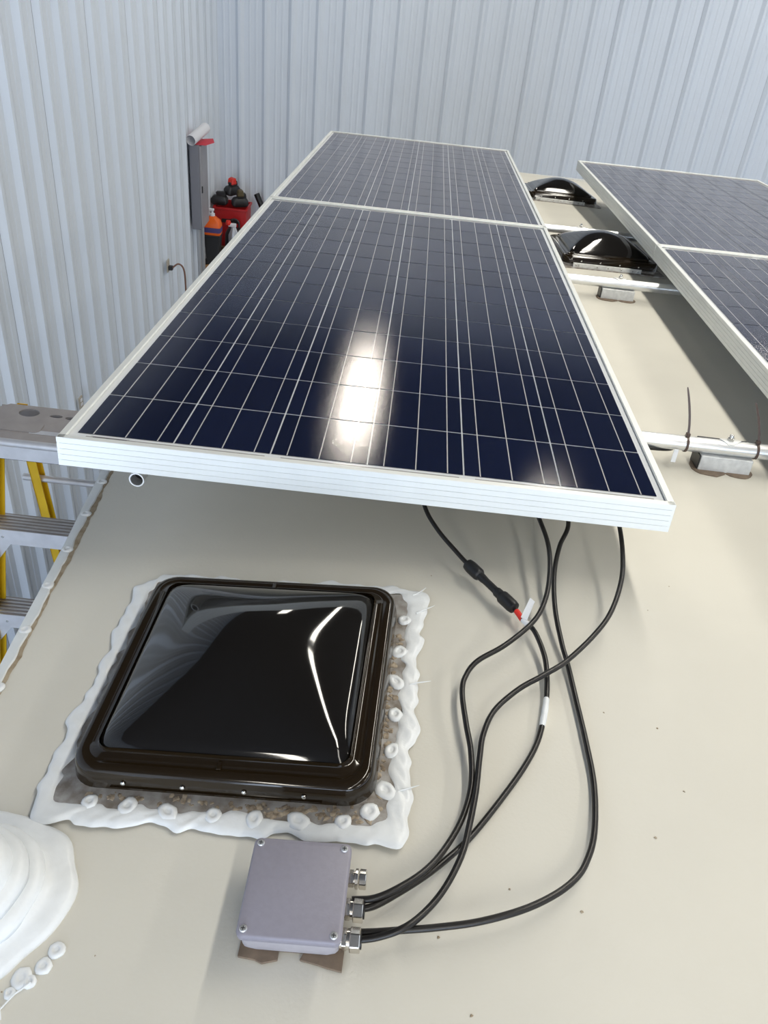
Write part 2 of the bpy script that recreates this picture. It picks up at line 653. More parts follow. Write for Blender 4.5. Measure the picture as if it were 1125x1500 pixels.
# ------------------------------------------------------------------ pipe brackets
def bracket(x, y, label, yaw=0.0, zp=ZP):
    t = rv(empty('pipe_bracket', frame_at(x, y)))
    tag(t, label, 'bracket', 'pipe brackets')
    h = zp - zr(x, y)
    top = h - .0165
    MB().box(-.055, .055, -.019, .030, .001, top).build('block', 'alu_w', t, bevel=.0015)
    MB().box(-.057, .050, .030, .036, .0, h + .004).build('back_plate', 'rubber', t, bevel=.001)
    MB().box(-.0585, -.0555, -.017, .030, .0, top - .002).build('side_tape', 'rubber', t)
    # diamond saddle washer curved over the pipe, with bolt
    rings = []
    for i in range(9):
        a = math.radians(-62 + 124 * i / 8)
        wd = .023 * (1 - abs(i - 4) / 4.4)
        rings.append([(sx * wd, .0005 + math.sin(a) * rr_, h + math.cos(a) * rr_) for rr_ in (.0165, .0185) for sx in (-1, 1)])
    rings = [[r[0], r[1], r[3], r[2]] for r in rings]
    MB().rings(rings).build('saddle_washer', 'alu_w', t)
    b = MB()
    b.prism([(.0075 * math.cos(math.radians(60 * k)), .0075 * math.sin(math.radians(60 * k))) for k in range(6)], 'z', h + .0175, h + .0235)
    bolt = b.build('bolt', 'steel', t, bevel=.0006)
    MB().lathe([(.0045, h + .023), (.0045, h + .029), (.0038, h + .030)], 12).build('bolt_end', 'steel', bolt, smooth=True)
    for sx, sc, sd in ((-.030, 1.05, 2), (.032, .92, 6)):
        k = 20
        rn = random.Random(sd)
        b = MB()
        pts = [(math.cos(2 * math.pi * j / k) * .036 * sc * rn.uniform(.94, 1.05) + sx, math.sin(2 * math.pi * j / k) *   .036 * sc * rn.uniform(.94, 1.05) - .002) for j in range(k)]
        b.rings([[(px, py, -.002) for px, py in pts], [(px, py, .0022) for px, py in pts], [(sx + (px - sx) * .9, py * .9, .0036) for px, py in pts]])
        b.build('sealant_foot', 'brown_tape', t, smooth=True)
    return t


bracket(1.216, .432, 'pale metal bracket block under the nearest crossbar, between the zip ties')
bracket(1.205, 1.653, 'pale bracket block under the crossbar in front of the nearer small hatch')
bracket(1.182, 2.418, 'small bracket with bolt on the crossbar between the small hatches', zp=ZP - .004)


# ------------------------------------------------------------------ zip ties
def zip_tie(x, y, tail_dx, tail_dy, hh, label):
    t = rv(empty('zip_tie', Matrix.Translation((x, y, ZP))))
    tag(t, label, 'zip tie', 'zip ties on the crossbar')
    rings = []
    k = 28
    for j in range(k):
        a = 2 * math.pi * j / k
        rings.append([(-.0024, math.cos(a) * .0163, math.sin(a) * .0163), (.0024, math.cos(a) * .0163, math.sin(a) * .0163),
                      (.0024, math.cos(a) * .0180, math.sin(a) * .0180), (-.0024, math.cos(a) * .0180, math.sin(a) * .0180)])
    rings.append(rings[0])
    MB().rings(rings, False, False).build('loop', 'tie', t)
    MB().box(-.0042, .0042, -.0045, .0050, .0165, .0240).build('head', 'tie', t, bevel=.001)
    b = MB()
    pts = [Vector((tail_dx * s ** 1.5, tail_dy * s, .022 + hh * s)) for s in (0, .2, .4, .6, .8, .95, 1.0)]
    wd = [.0024, .0024, .0024, .0024, .0023, .0017, .001]
    b.rings([[p + Vector((-w_, -.0007, 0)), p + Vector((w_, -.0007, 0)), p + Vector((w_, .0007, 0)), p + Vector((-w_, .0007, 0))] for p, w_ in zip(pts, wd)])
    b.build('tail', 'tie', t)


zip_tie(1.126, .431, -.022, .022, .094, 'dark zip tie with tall upright tail, nearer the solar panel edge')
zip_tie(1.274, .431, -.024, .020, .078, 'dark zip tie with upright tail near the right picture edge')

# clear strip hanging from the crossbar, and the black leads tied below it
o = MB().box(-.005, .005, -.001, .001, -.030, .0).build('clear_strip', 'clear', None, bevel=.0006)
o.location = (1.105, .413, ZP - .008)
tag(rv(o), 'small clear plastic strip hanging below the near crossbar', 'plastic strip')


def cable_obj(name, pts, r, label, cat='cable', group=None, m='cable', n=8):
    base = Vector(pts[-1])
    P = [p - base for p in catmull(pts, n)]
    o = MB().tube(P, r, 10).build(name, m, None, smooth=True)
    o.location = base
    tag(o, label, cat, group)
    return rv(o)


cable_obj('panel_lead', [(.72, .40, -.058), (.88, .40, -.083), (.97, .405, -.100), (1.04, .412, -.106), (1.10, .440, -.116), (1.125, .462, -.112), (1.20, .476, -.108), (1.28, .458, -.112), (1.36, .455, -.110), (1.5, .46, -.09)], .0042,
          'pair of black leads tied below the near crossbar, emerging from the panel edge', 'cable')

# ------------------------------------------------------------------ roof hatches
_h = {}


def hatch_meshes():
    Hf = .193
    # base lid: skirt, rim and step up to the dome
    rings = []
    for inset, z, rad in ((.004, .010, .036), (.000, .012, .038), (.001, .020, .038), (.0035, .034, .036), (.006, .0385, .034), (.010, .0405, .032), (.0165, .0408, .028),
                          (.0185, .0395, .027), (.0215, .0395, .025), (.0235, .0412, .024), (.029, .0412, .020), (.0315, .0430, .018), (.033, .0490, .016)):
        rings.append([(x, y, z) for x, y in rr(Hf - inset, Hf - inset, rad, 8)])
    _h['lid'] = MB().rings(rings, True, False).mesh('lid', 'rim', smooth=True)
    rings = []
    D = Hf - .0325
    N = 34
    for i in range(N):
        t = 1 - i / (N - .6)
        half = D * t
        pw = 2.15 + 15 * t ** 5
        z = .0485 + .060 * (1 - t ** 2.0) - .0035 * math.exp(-((1 - t) / .03) ** 2)
        if i == 0:
            rings.append([(x, y, .0450) for x, y in superellipse(half, pw)])
        rings.append([(x, y, z) for x, y in superellipse(half, pw)])
    _h['dome'] = MB().rings(rings, False, True).mesh('dome', 'lid', smooth=True)
    F = .214
    b = MB()
    b.rings([[(x, y, z) for x, y in rr(h_, h_, .012, 3)] for h_, z in ((F, -.003), (F, .0022), (.184, .0026), (.184, .019), (.176, .019), (.176, -.003))], False, False)
    _h['flange'] = b.mesh('flange', 'flange')
    _h['rivet'] = MB().lathe([(.0032, 0), (.0030, .0012), (.0016, .0022)], 10).mesh('rivet', 'steel', smooth=True)


hatch_meshes()


def sealant_ring(parent, seed, half_in, half_out, th):
    n = 460
    rn = random.Random(seed)

    def unit(t, half, rad):
        P = rr(half, half, rad, 10)
        P.append(P[0])
        L = [0]
        for p, q in zip(P, P[1:]):
            L.append(L[-1] + math.hypot(q[0] - p[0], q[1] - p[1]))
        d = t * L[-1]
        for i in range(len(P) - 1):
            if d <= L[i + 1] or i == len(P) - 2:
                u = (d - L[i]) / max(1e-9, L[i + 1] - L[i])
                return P[i][0] + (P[i + 1][0] - P[i][0]) * u, P[i][1] + (P[i + 1][1] - P[i][1]) * u
    # periodic sums of waves: slow wandering of the bead plus finer strokes of the gun
    def waves(amp, freqs):
        W = [(f, rn.uniform(0, 6.28), rn.uniform(.4, 1)) for f in freqs]
        tot = sum(w_[2] for w_ in W)
        return lambda t: amp * sum(a_ * math.sin(2 * math.pi * f * t + ph) for f, ph, a_ in W) / tot
    wi = waves(.0085, (6, 12, 17, 26, 39))
    wo = waves(.011, (4, 9, 14, 21, 33))
    wfi = waves(.0022, (48, 57, 71))
    wh = waves(.9, (28, 44, 63, 79))
    rows = []
    for i in range(n + 1):
        t = (i % n) / n
        hi = half_in + wi(t) + wfi(t)
        ho = half_out + wo(t) + wfi(t + .3)
        row = []
        for q, h in ((0, .0), (.08, .55), (.3, .95), (.5, .85), (.72, 1), (.92, .5), (1, -.25)):
            x, y = unit(t, hi + (ho - hi) * q, .02 + .018 * q)
            row.append((x, y, .0018 * (1 - q) + th * h * (1 + .5 * (wh(t + q * .013) if .2 < q < .9 else 0))))
        rows.append(row)
    return MB().rings(rows, closed=False).build('sealant_ring', 'seal', parent, smooth='all')


def roof_hatch(x, y, yaw, label, near=True, sc=1.0, plate=False):
    t = rv(empty('roof_hatch', frame_at(x, y, yaw)))
    tag(t, label, 'roof hatch', 'roof hatches')
    if sc != 1.0:
        t.scale = (sc, sc, sc)
    inst('flange', _h['flange'], t)
    lid = inst('lid', _h['lid'], t)
    inst('dome', _h['dome'], lid)
    for sx in (-.118, -.043, .034, .108):
        inst('rivet', _h['rivet'], lid, (sx, -.1925, .0235), (math.radians(85), 0, 0))
    MB().box(-.135, .130, -.1945, -.1915, .0155, .0175).build('hinge_lip', 'rim', lid)
    MB().box(-.003, .003, -.176, -.158, .0405, .0425).build('mould_mark', 'rim', lid, bevel=.0008)
    MB().box(-.003, .003, .166, .180, .0405, .0425).build('mould_mark', 'rim', lid, bevel=.0008)
    if plate:
        MB().box(-.150, .120, -.205, -.199, .0, .012 + .006).build('hinge_plate', 'alu_w', t, bevel=.0008)
        for i, sx in enumerate((-.138, -.128, -.055, -.012, .04, .085, .106)):
            inst('rivet', _h['rivet'], t, (sx, -.2052, .009 + .001 * (i % 2)), (math.radians(90), 0, 0))
    return t


h1 = roof_hatch(.3518, -.3214, -.0357, 'large dark smoked roof hatch in the foreground, ringed with white sealant')
sealant_ring(h1, 11, .2095, .2350, .0034)
# crumbly residue along the near and right edges of the flange
for k in range(3):
    rn = random.Random(40 + k)
    b = MB()
    for i in range(70):
        if k == 0:
            px, py = rn.uniform(-.175, .19), -.1965 + rn.gauss(0, .0045)
        elif k == 1:
            px, py = .10 + rn.gauss(0, .05), -.199 + rn.gauss(0, .004)
        else:
            px, py = .197 + rn.gauss(0, .003), rn.uniform(-.19, .12)
        s_ = rn.uniform(.0015, .0050)
        b.lathe([(s_, 0), (s_ * .85, s_ * .22), (s_ * .3, s_ * .3)], 6, (px, py, .0022), [rn.uniform(.6, 1.4) for _ in range(6)])
    tag(b.build('residue_crumbs', 'gunk', h1), kind='stuff')
hinv = frame_at(.3518, -.3214, -.0357).inverted()
for i, (x, y) in enumerate([(.556, -.178), (.552, -.246), (.550, -.305), (.552, -.364), (.551, -.424), (.547, -.484), (.192, -.518), (.240, -.522), (.290, -.528), (.345, -.530), (.395, -.532), (.447, -.532), (.500, -.530), (.530, -.515)]):
    p = hinv @ Vector((x, y, zr(x, y)))
    p *= 1.02
    d = inst('sealant_dab', dabs[i % 5], h1, (p.x, p.y, .002), (0, 0, i * 1.1))
    d.scale = (1.0 + .25 * (i % 3), 1.0 + .15 * (i % 2), 1)
# stringy wisps of sealant
for i, (px, py, dx, dy) in enumerate([(.232, .17, .018, .022), (.232, .02, .020, .010), (.230, -.16, .016, .012), (.224, .212, .010, .022)]):
    MB().tube([(px - .01, py, .004), (px, py + dy * .3, .005), (px + dx * .6, py + dy * .7, .004), (px + dx, py + dy, .003)], [.0014, .0011, .0008, .0004], 6).build('sealant_wisp', 'seal', h1, smooth=True)
roof_hatch(1.243, 2.225, .05, 'nearer of the two small dark domed hatches, glossy, with white hinge plate', sc=.965, plate=True)
roof_hatch(1.262, 3.735, .02, 'farther small dark domed hatch, close to the far roof edge', sc=.97, plate=True)

# ------------------------------------------------------------------ junction box
jb = rv(empty('junction_box', frame_at(.4647, -.6407, -.021)))
tag(jb, 'grey metal junction box with screwed lid and cable glands beside the large hatch', 'junction box')
hx, hy = .0550, .0560
rings = []
for ins, z in ((.010, .004), (.006, .006), (.003, .020), (.0025, .0400)):
    pts = rr(hx - ins, hy - ins, .008, 3)
    if z < .01:
        pts = [(px * .93, py * .96) for px, py in pts]
    rings.append([(px, py, z) for px, py in pts])
MB().rings(rings).build('body', 'jbody', jb, smooth=True)
rings = []
for ins, z in ((.0006, .0402), (0, .041), (0, .0475), (.0012, .0492), (.0028, .0500)):
    rings.append([(px, py, z) for px, py in rr(hx - ins, hy - ins, .0075, 5)])
jl = MB().rings(rings).build('lid', 'jbox', jb, smooth=True)
for sx in (-1, 1):
    for sy in (-1, 1):
        s_ = MB().lathe([(.0042, .0495), (.0042, .0508), (.0034, .0518), (.0015, .0520)], 14).build('screw', 'alu', jl, smooth=True)
        s_.location = (sx * (hx - .0078), sy * (hy - .0078), 0)
        bb = MB().box(-.0022, .0022, -.0004, .0004, .0517, .0522).box(-.0004, .0004, -.0022, .0022, .0517, .0522).build('screw_slot', 'hole', s_)
MB().prism([(-.056, -.034), (-.0565, -.0555), (-.038, -.0575), (-.030, -.0605), (-.014, -.0560), (-.014, -.034)], 'z', 0, .004).prism([(.018, -.034), (.010, -.0540), (.030, -.0575), (.040, -.0600), (.0555, -.0625), (.0560, -.034)], 'z', 0, .004).box(-.020, .022, -.046, -.030, 0, .004).box(-.050, .050, -.03, .045, 0, .004).build('brown_pad', 'brown_tape', jb)


def gland(y, big, label):
    g = empty('cable_gland')
    g.parent = jb
    g.location = (hx - .003, y, .0265)
    hexa = [(math.cos(math.radians(60 * k + 30)), math.sin(math.radians(60 * k + 30))) for k in range(6)]
    R_ = .0125 if big else .0105
    MB().prism([(a * R_ * .92, c * R_ * .92) for a, c in hexa], 'x', .002, .0075).build('lock_nut', 'nickel', g, bevel=.0007)
    MB().tube([(.0, 0, 0), (.012, 0, 0)], R_ * .80, 18).build('thread', 'nickel', g, smooth=True)
    if big:
        MB().prism([(a * R_ * 1.05, c * R_ * 1.05) for a, c in hexa], 'x', .0105, .0215).build('cap_nut', 'nickel', g, bevel=.0009)
        MB().tube([(.0215, 0, 0), (.0230, 0, 0)], R_ * .70, 16).build('grommet', 'rubber', g, smooth=True)
    else:
        k = 12
        MB().prism([(math.cos(2 * math.pi * j / k) * R_ * (1.06 if j % 2 else .98), math.sin(2 * math.pi * j / k) * R_ * (1.06 if j % 2 else .98)) for j in range(k)], 'x', .009, .0125).build('ring_nut', 'nickel', g, bevel=.0005)
        MB().prism([(math.cos(2 * math.pi * j / k) * R_ * (1.06 if j % 2 else .96), math.sin(2 * math.pi * j / k) * R_ * (1.06 if j % 2 else .96)) for j in range(k)], 'x', .0135, .0215).build('cap_nut', 'nickel', g, bevel=.0008)
    g['label'] = label


gland(.0275, False, 'empty capped nickel gland')
gland(-.0075, True, 'nickel gland with two black cables')
gland(-.0395, True, 'nickel gland with two black cables')

# ------------------------------------------------------------------ black cables
CA = [(0.54, .30, -.066), (0.565, .14, -.075), (0.578, 0.059, -0.098), (0.603, 0.016, -0.117), (0.637, -0.026, -0.131), (0.662, -0.059, -0.137), (0.723, -0.142, -0.143), (0.740, -0.173, -0.146), (0.756, -0.195, -0.148), (0.767, -0.242, -0.153), (0.768, -0.281, -0.159), (0.763, -0.329, -0.167), (0.749, -0.388, -0.174), (0.728, -0.434, -0.179), (0.695, -0.487, -0.186), (0.656, -0.543, -0.193), (0.627, -0.577, -0.194), (0.600, -0.605, -0.193), (0.570, -0.631, -0.192), (0.545, -0.648, -0.1935), (0.522, -0.6525, -0.196)]
CB = [(0.70, .33, -.062), (0.75, .14, -.072), (0.773, 0.028, -0.082), (0.782, -0.045, -0.088), (0.780, -0.105, -0.101), (0.769, -0.161, -0.114), (0.748, -0.204, -0.125), (0.706, -0.249, -0.137), (0.667, -0.277, -0.148), (0.650, -0.302, -0.157), (0.645, -0.333, -0.161), (0.650, -0.385, -0.167), (0.656, -0.427, -0.173), (0.656, -0.477, -0.180), (0.644, -0.526, -0.185), (0.622, -0.572, -0.186), (0.599, -0.605, -0.184), (0.569, -0.630, -0.185), (0.545, -0.642, -0.188), (0.522, -0.6445, -0.191)]
CC = [(0.80, .30, -.064), (0.815, .12, -.070), (0.822, 0.024, -0.080), (0.806, -0.020, -0.102), (0.794, -0.077, -0.119), (0.791, -0.144, -0.137), (0.796, -0.209, -0.151), (0.802, -0.252, -0.159), (0.807, -0.322, -0.166), (0.811, -0.388, -0.171), (0.813, -0.457, -0.178), (0.803, -0.528, -0.181), (0.786, -0.573, -0.181), (0.767, -0.599, -0.181), (0.739, -0.622, -0.181), (0.704, -0.641, -0.183), (0.659, -0.656, -0.188), (0.615, -0.665, -0.192), (0.579, -0.671, -0.194), (0.545, -0.6755, -0.197), (0.520, -0.6765, -0.200)]
CD = [(0.93, .36, -.075), (0.915, .14, -.072), (0.908, 0.022, -0.077), (0.902, -0.048, -0.084), (0.892, -0.108, -0.096), (0.868, -0.174, -0.110), (0.838, -0.219, -0.124), (0.794, -0.267, -0.139), (0.758, -0.296, -0.146), (0.723, -0.321, -0.154), (0.689, -0.358, -0.163), (0.673, -0.398, -0.169), (0.667, -0.437, -0.173), (0.661, -0.489, -0.177), (0.652, -0.538, -0.181), (0.643, -0.577, -0.181), (0.626, -0.616, -0.185), (0.606, -0.646, -0.188), (0.581, -0.672, -0.187), (0.550, -0.683, -0.194), (0.520, -0.6855, -0.200)]
RC = .0039


def along(pts, s0, s1, n):
    """n points on the smoothed path between two fractions of a control segment index"""
    P = catmull(pts, 8)
    out = []
    for i in range(n):
        q = (s0 + (s1 - s0) * i / (n - 1)) * 8
        k = min(int(q), len(P) - 2)
        out.append(P[k].lerp(P[k + 1], q - k))
    return out


ct = rv(empty('solar_cable', Matrix.Translation(CA[-1])))
tag(ct, 'black cable with inline plug connector, red sleeve and white tag', 'cable', 'cables from panels to junction box')
cb0 = Vector(CA[-1])
MB().tube([p - cb0 for p in catmull(CA)], RC, 10).build('sheath', 'cable', ct, smooth=True)
# plug connector between control points 5 and 6
a, c = Vector(CA[5]) - cb0, Vector(CA[6]) - cb0
d = c - a


def lin(t):
    return a + d * t


con = MB().tube([lin(t) for t in (-.10, -.085, -.02, .0, .20, .225, .24, .34)], [.0072, .0098, .0108, .0110, .0108, .0096, .0074, .0068], 12).build('plug', 'rubber', ct, smooth=True)
MB().tube([lin(t) for t in (.30, .40, .60, .70)], [.0068, .0062, .0062, .0068], 12).build('plug_neck', 'rubber', con, smooth=True)
MB().tube([lin(t) for t in (.64, .66, .76, .775, .79, 1.02, 1.08, 1.10)], [.0066, .0080, .0082, .0098, .0108, .0108, .0098, .0066], 12).build('socket', 'rubber', ct, smooth=True)
for sgn in (-1, 1):
    s_ = lin(.46) + Vector((sgn * .006, -sgn * .003, .001)) * 1
    e_ = lin(.64) + Vector((sgn * .006, -sgn * .003, .001)) * 1
    MB().tube([s_, e_], .0022, 6).build('latch_arm', 'rubber', con, smooth=True)
MB().tube([Vector(p) - cb0 for p in along(CA, 6.28, 6.95, 6)], RC + .0007, 10).build('red_sleeve', 'red', ct, smooth=True)
MB().tube([Vector(p) - cb0 for p in along(CA, 6.98, 7.6, 6)], RC + .0005, 10).build('white_sleeve', 'tagp', ct, smooth=True)
p = Vector(CA[7]) - cb0
MB().rings([[p + Vector(q) for q in ((-.004, .001, .004), (.005, -.006, .004), (.016, .020, .022), (.009, .026, .024))], [p + Vector(q) + Vector((0, 0, .0006)) for q in ((-.004, .001, .004), (.005, -.006, .004), (.016, .020, .022), (.009, .026, .024))]]).build('paper_tag', 'tagp', ct)
MB().tube([Vector(p) - cb0 for p in along(CA, 10.72, 11.80, 8)], [RC * .6, RC + .0006, RC + .0004, RC + .0008, RC + .0005, RC + .0008, RC + .0003, RC * .6], 10).build('paint_smear', 'seal', ct, smooth=True)
cable_obj('solar_cable', CB, RC, 'black cable that bends sharply left below the plug connector', group='cables from panels to junction box')
cable_obj('solar_cable', CC, RC, 'black cable making the widest loop to the right before the lowest gland', group='cables from panels to junction box')
cable_obj('solar_cable', CD, RC, 'black cable leaving the panel farthest right and crossing the others in an S', group='cables from panels to junction box')

# ------------------------------------------------------------------ round vent caked in white sealant (bottom left)
vt = rv(empty('vent_cap', frame_at(.100, -.642)))
tag(vt, 'round white roof vent cap caked in sealant at the lower left edge', 'vent cap')
k = 72
rn = random.Random(9)
wv = [1 + .035 * math.sin(3 * 2 * math.pi * j / k + 1) + .02 * math.sin(7 * 2 * math.pi * j / k + 2) + .012 * math.sin(11 * 2 * math.pi * j / k) for j in range(k)]
MB().lathe([(.108, -.004), (.107, .003), (.101, .0075), (.090, .010), (.080, .0135), (.075, .018)], k, wob=wv).build('sealant_skirt', 'seal', vt, smooth='all')
wv2 = [1 + .010 * math.sin(5 * 2 * math.pi * j / k) + .008 * math.sin(9 * 2 * math.pi * j / k + 1) for j in range(k)]
MB().lathe([(.078, .012), (.078, .022), (.073, .028), (.066, .030)], k, wob=wv2).build('lower_ring', 'seal', vt, smooth='all')
MB().lathe([(.065, .028), (.065, .040), (.060, .046), (.052, .048)], k, wob=wv2).build('middle_ring', 'seal', vt, smooth='all')
MB().lathe([(.052, .046), (.052, .060), (.047, .068), (.034, .074), (.016, .077)], k).build('cap', 'seal', vt, smooth=True)
for i, (dx, dy, s_) in enumerate([(.112, -.055, .9), (.104, -.072, .9), (.095, -.088, .7), (.085, -.085, 1.1), (.067, -.118, .75), (.055, -.105, 1.0), (.078, -.100, .6)]):
    d = inst('sealant_dab', dabs[i % 5], vt, (dx, dy, -.001), (0, 0, i))
    d.scale = (s_, s_, .8)
MB().tube([(.098, -.09, .003), (.085, -.103, .004), (.076, -.117, .003), (.080, -.126, .001)], [.0012, .0009, .0009, .0005], 6).build('sealant_wisp', 'seal', vt, smooth=True)

# crumbs and flecks lying on the roof
flecks = [(.17, -.74), (.235, -.775), (.275, -.775), (.255, -.70), (.62, -.66), (.655, -.735), (.70, -.60), (.78, -.62), (.88, -.52), (.93, -.45), (.845, -.33), (.60, -.05), (.95, -.10), (1.0, -.03), (.915, -.35)]
b = MB()
rn = random.Random(3)
for x, y in flecks:
    s_ = rn.uniform(.0009, .0018)
    b.lathe([(s_, 0), (s_ * .6, s_ * .6)], 6, (x, y, zr(x, y)), [rn.uniform(.6, 1.5) for _ in range(6)])
tag(rv(b.build('roof_crumbs', 'brown_matt')), 'tiny brown crumbs scattered over the cream roof', 'crumbs', kind='stuff')

# ------------------------------------------------------------------ step ladder (level coordinates)
LZ, LY = -.744, 1.085
lad = empty('step_ladder', Matrix.Translation((-.57, 1.05, ZF)))
tag(lad, 'yellow and aluminium step ladder standing left of the camper roof', 'ladder')
LO = Vector((.57, -1.05, -ZF))


def lb(b):
    b.v = [Vector(p) + LO for p in b.v]
    return b


x0, x1 = -.815, -.325
# top cap: plate with one round and two slotted holes, rolled front lip and apron
ysn, ysf = LY, LY + .215
bm_ = bmesh.new()
holes = [(-.704, 1.255, .034, .026), (-.612, 1.250, .022, .010), (-.560, 1.247, .020, .010), (-.47, 1.25, .03, .024)]
outer = [bm_.verts.new((x, y, 0)) for x, y in ((x0, ysn), (x1, ysn), (x1, ysf - .0), (x0 + .03, ysf), (x0, ysf - .03))]
edges = [bm_.edges.new((outer[i], outer[(i + 1) % 5])) for i in range(5)]
for cx, cy, rx, ry in holes:
    vs = [bm_.verts.new((cx + rx * math.cos(2 * math.pi * j / 20), cy + ry * math.sin(2 * math.pi * j / 20), 0)) for j in range(20)]
    edges += [bm_.edges.new((vs[j], vs[(j + 1) % 20])) for j in range(20)]
bmesh.ops.triangle_fill(bm_, use_beauty=True, edges=edges)
for v in bm_.verts:
    v.co += Vector((0, 0, LZ)) + LO
ext = bmesh.ops.extrude_face_region(bm_, geom=list(bm_.faces))
for g in ext['geom']:
    if isinstance(g, bmesh.types.BMVert):
        g.co.z -= .006
bmesh.ops.recalc_face_normals(bm_, faces=bm_.faces)
me = bpy.data.meshes.new('top_cap')
bm_.to_mesh(me)
bm_.free()
me.materials.append(M['ladder_cap'])
cap = link(bpy.data.objects.new('top_cap', me), lad)
lb(MB().tube([(x0, LY - .004, LZ - .012), (x1, LY - .004, LZ - .012)], .0135, 14)).build('front_lip', 'ladder_alu', cap, smooth=True)
lb(MB().box(x0, x1, LY - .004, LY + .003, LZ - .075, LZ - .016)).build('front_apron', 'ladder_alu', cap)
lb(MB().box(x0, x1, ysf - .004, ysf, LZ - .06, LZ - .006)).build('rear_apron', 'ladder_cap', cap)
lb(MB().prism([(x + .0, y) for x, y in [(px - .70, py + 1.165) for px, py in rr(.075, .032, .02, 4)]], 'z', LZ, LZ + .003)).build('tray_rim', 'ladder_cap', cap)
lb(MB().box(-.655, -.52, 1.128, 1.150, LZ + .0002, LZ + .0012)).build('sticker', 'ladder_alu', cap)
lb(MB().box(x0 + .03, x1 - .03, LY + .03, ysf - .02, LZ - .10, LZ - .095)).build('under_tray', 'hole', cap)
for k in range(9):
    z = LZ - .302 * (k + 1)
    if z < ZF + .2:
        break
    yf = LY - .085 * (k + 1)
    fl = .012 * (k + 1)
    s_ = empty('step')
    s_.parent = lad
    lb(MB().box(x0 + .03 - fl, x1 - .03 + fl, yf, yf + .088, z - .004, z)).build('tread', 'ladder_cap', s_)
    b = MB()
    for j in range(5):
        b.box(x0 + .03 - fl, x1 - .03 + fl, yf + .010 + j * .016, yf + .016 + j * .016, z, z + .002)
    lb(b).build('grip_ridges', 'ladder_alu', s_)
    lb(MB().box(x0 + .03 - fl, x1 - .03 + fl, yf - .003, yf, z - .058, z + .001)).build('front_lip', 'ladder_alu', s_)
    for sx, xx in ((1, x0 + .035 - fl), (-1, x1 - .035 + fl)):
        lb(MB().prism([(xx, z - .058), (xx + sx * .075, z - .058), (xx, z - .16)], 'y', yf + .002, yf + .008)).build('brace', 'ladder_alu', s_)
    lb(MB().lathe([(.005, 0), (.004, .002)], 10, (0, 0, 0))).build('rivet', 'steel', s_).matrix_local = Matrix.Translation(Vector((x0 + .075, yf - .003, z - .03)) + LO) @ Matrix.Rotation(math.radians(90), 4, 'X') @ Matrix.Translation(-LO)
zb = ZF + .005
for sx, xx in ((-1, x0), (1, x1)):
    dz = LZ - .02 - zb
    # front rails lean towards the camera and flare out; rear rails lean away
    for nm, y_t, y_b, dep in (('front_rail', LY + .045, LY + .045 - .283 * dz, .055), ('rear_rail', LY + .235, LY + .235 + .20 * dz, .045)):
        fx = .04 * dz * sx
        top = Vector((xx - sx * .032, y_t, LZ - .02))
        bot = Vector((xx - sx * .032 + fx, y_b, zb))
        inn = -sx
        b = MB()
        for A0, A1, B0, B1 in ((0, .004, -dep / 2, dep / 2), (0, .034, -dep / 2, -dep / 2 + .004), (0, .034, dep / 2 - .004, dep / 2)):
            b.rings([[P_ + Vector((inn * A0, B0, 0)), P_ + Vector((inn * A1, B0, 0)), P_ + Vector((inn * A1, B1, 0)), P_ + Vector((inn * A0, B1, 0))] for P_ in (top, bot)])
        lb(b).build(nm, 'yellow', lad)
for z in (LZ - .36, LZ - 1.2, LZ - 2.0):
    yy = LY + .235 + .20 * (LZ - .02 - z)
    lb(MB().tube([(x0 - .02, yy, z), (x1 + .02, yy, z)], .013, 10)).build('rear_crossbar', 'ladder_alu', lad, smooth=True)

# ------------------------------------------------------------------ things in the corner (level coordinates)
XW = XL + .040                                # crest of the wall ribs
el = empty('electrical_panel', Matrix.Translation((XW, 8.36, -2.46)))
tag(el, 'tall grey electrical cabinet fixed to the ribbed left wall near the corner', 'electrical panel')
MB().box(0, .105, 0, .33, 0, .90).build('housing', 'elec', el, bevel=.006)
dr = MB().box(.105, .118, .008, .322, .01, .89).build('door', 'elec_f', el, bevel=.004)
MB().box(.118, .127, .030, .050, .40, .47).build('latch', 'blackp', dr)
for yy in (.06, .24):
    MB().tube([(.055, yy, 0), (.055, yy, -1.14)], .022, 12).build('conduit', 'conduit', el, smooth=True)
pr_ = empty('paper_roll', Matrix.Translation((XW + .075, 8.47, -1.56 + .052)))
tag(pr_, 'rolled white paper lying on top of the grey electrical cabinet', 'paper roll')
hollow((-.035, -.17, .008), (.045, .17, .075), .055, .003).build('roll', 'paper', pr_, smooth=True)
o = MB().rings([[(-.08, -.10, .001), (.10, -.10, .002), (.17, .02, .012), (.13, .14, .022), (-.04, .12, .003)], [(-.08, -.10, .006), (.10, -.10, .007), (.17, .02, .017), (.13, .14, .027), (-.04, .12, .008)]]).build('red_folder', 'redcloth')
o.location = (XW + .07, 8.50, -1.562)
tag(o, 'red folder under the rolled paper on the electrical cabinet', 'folder')

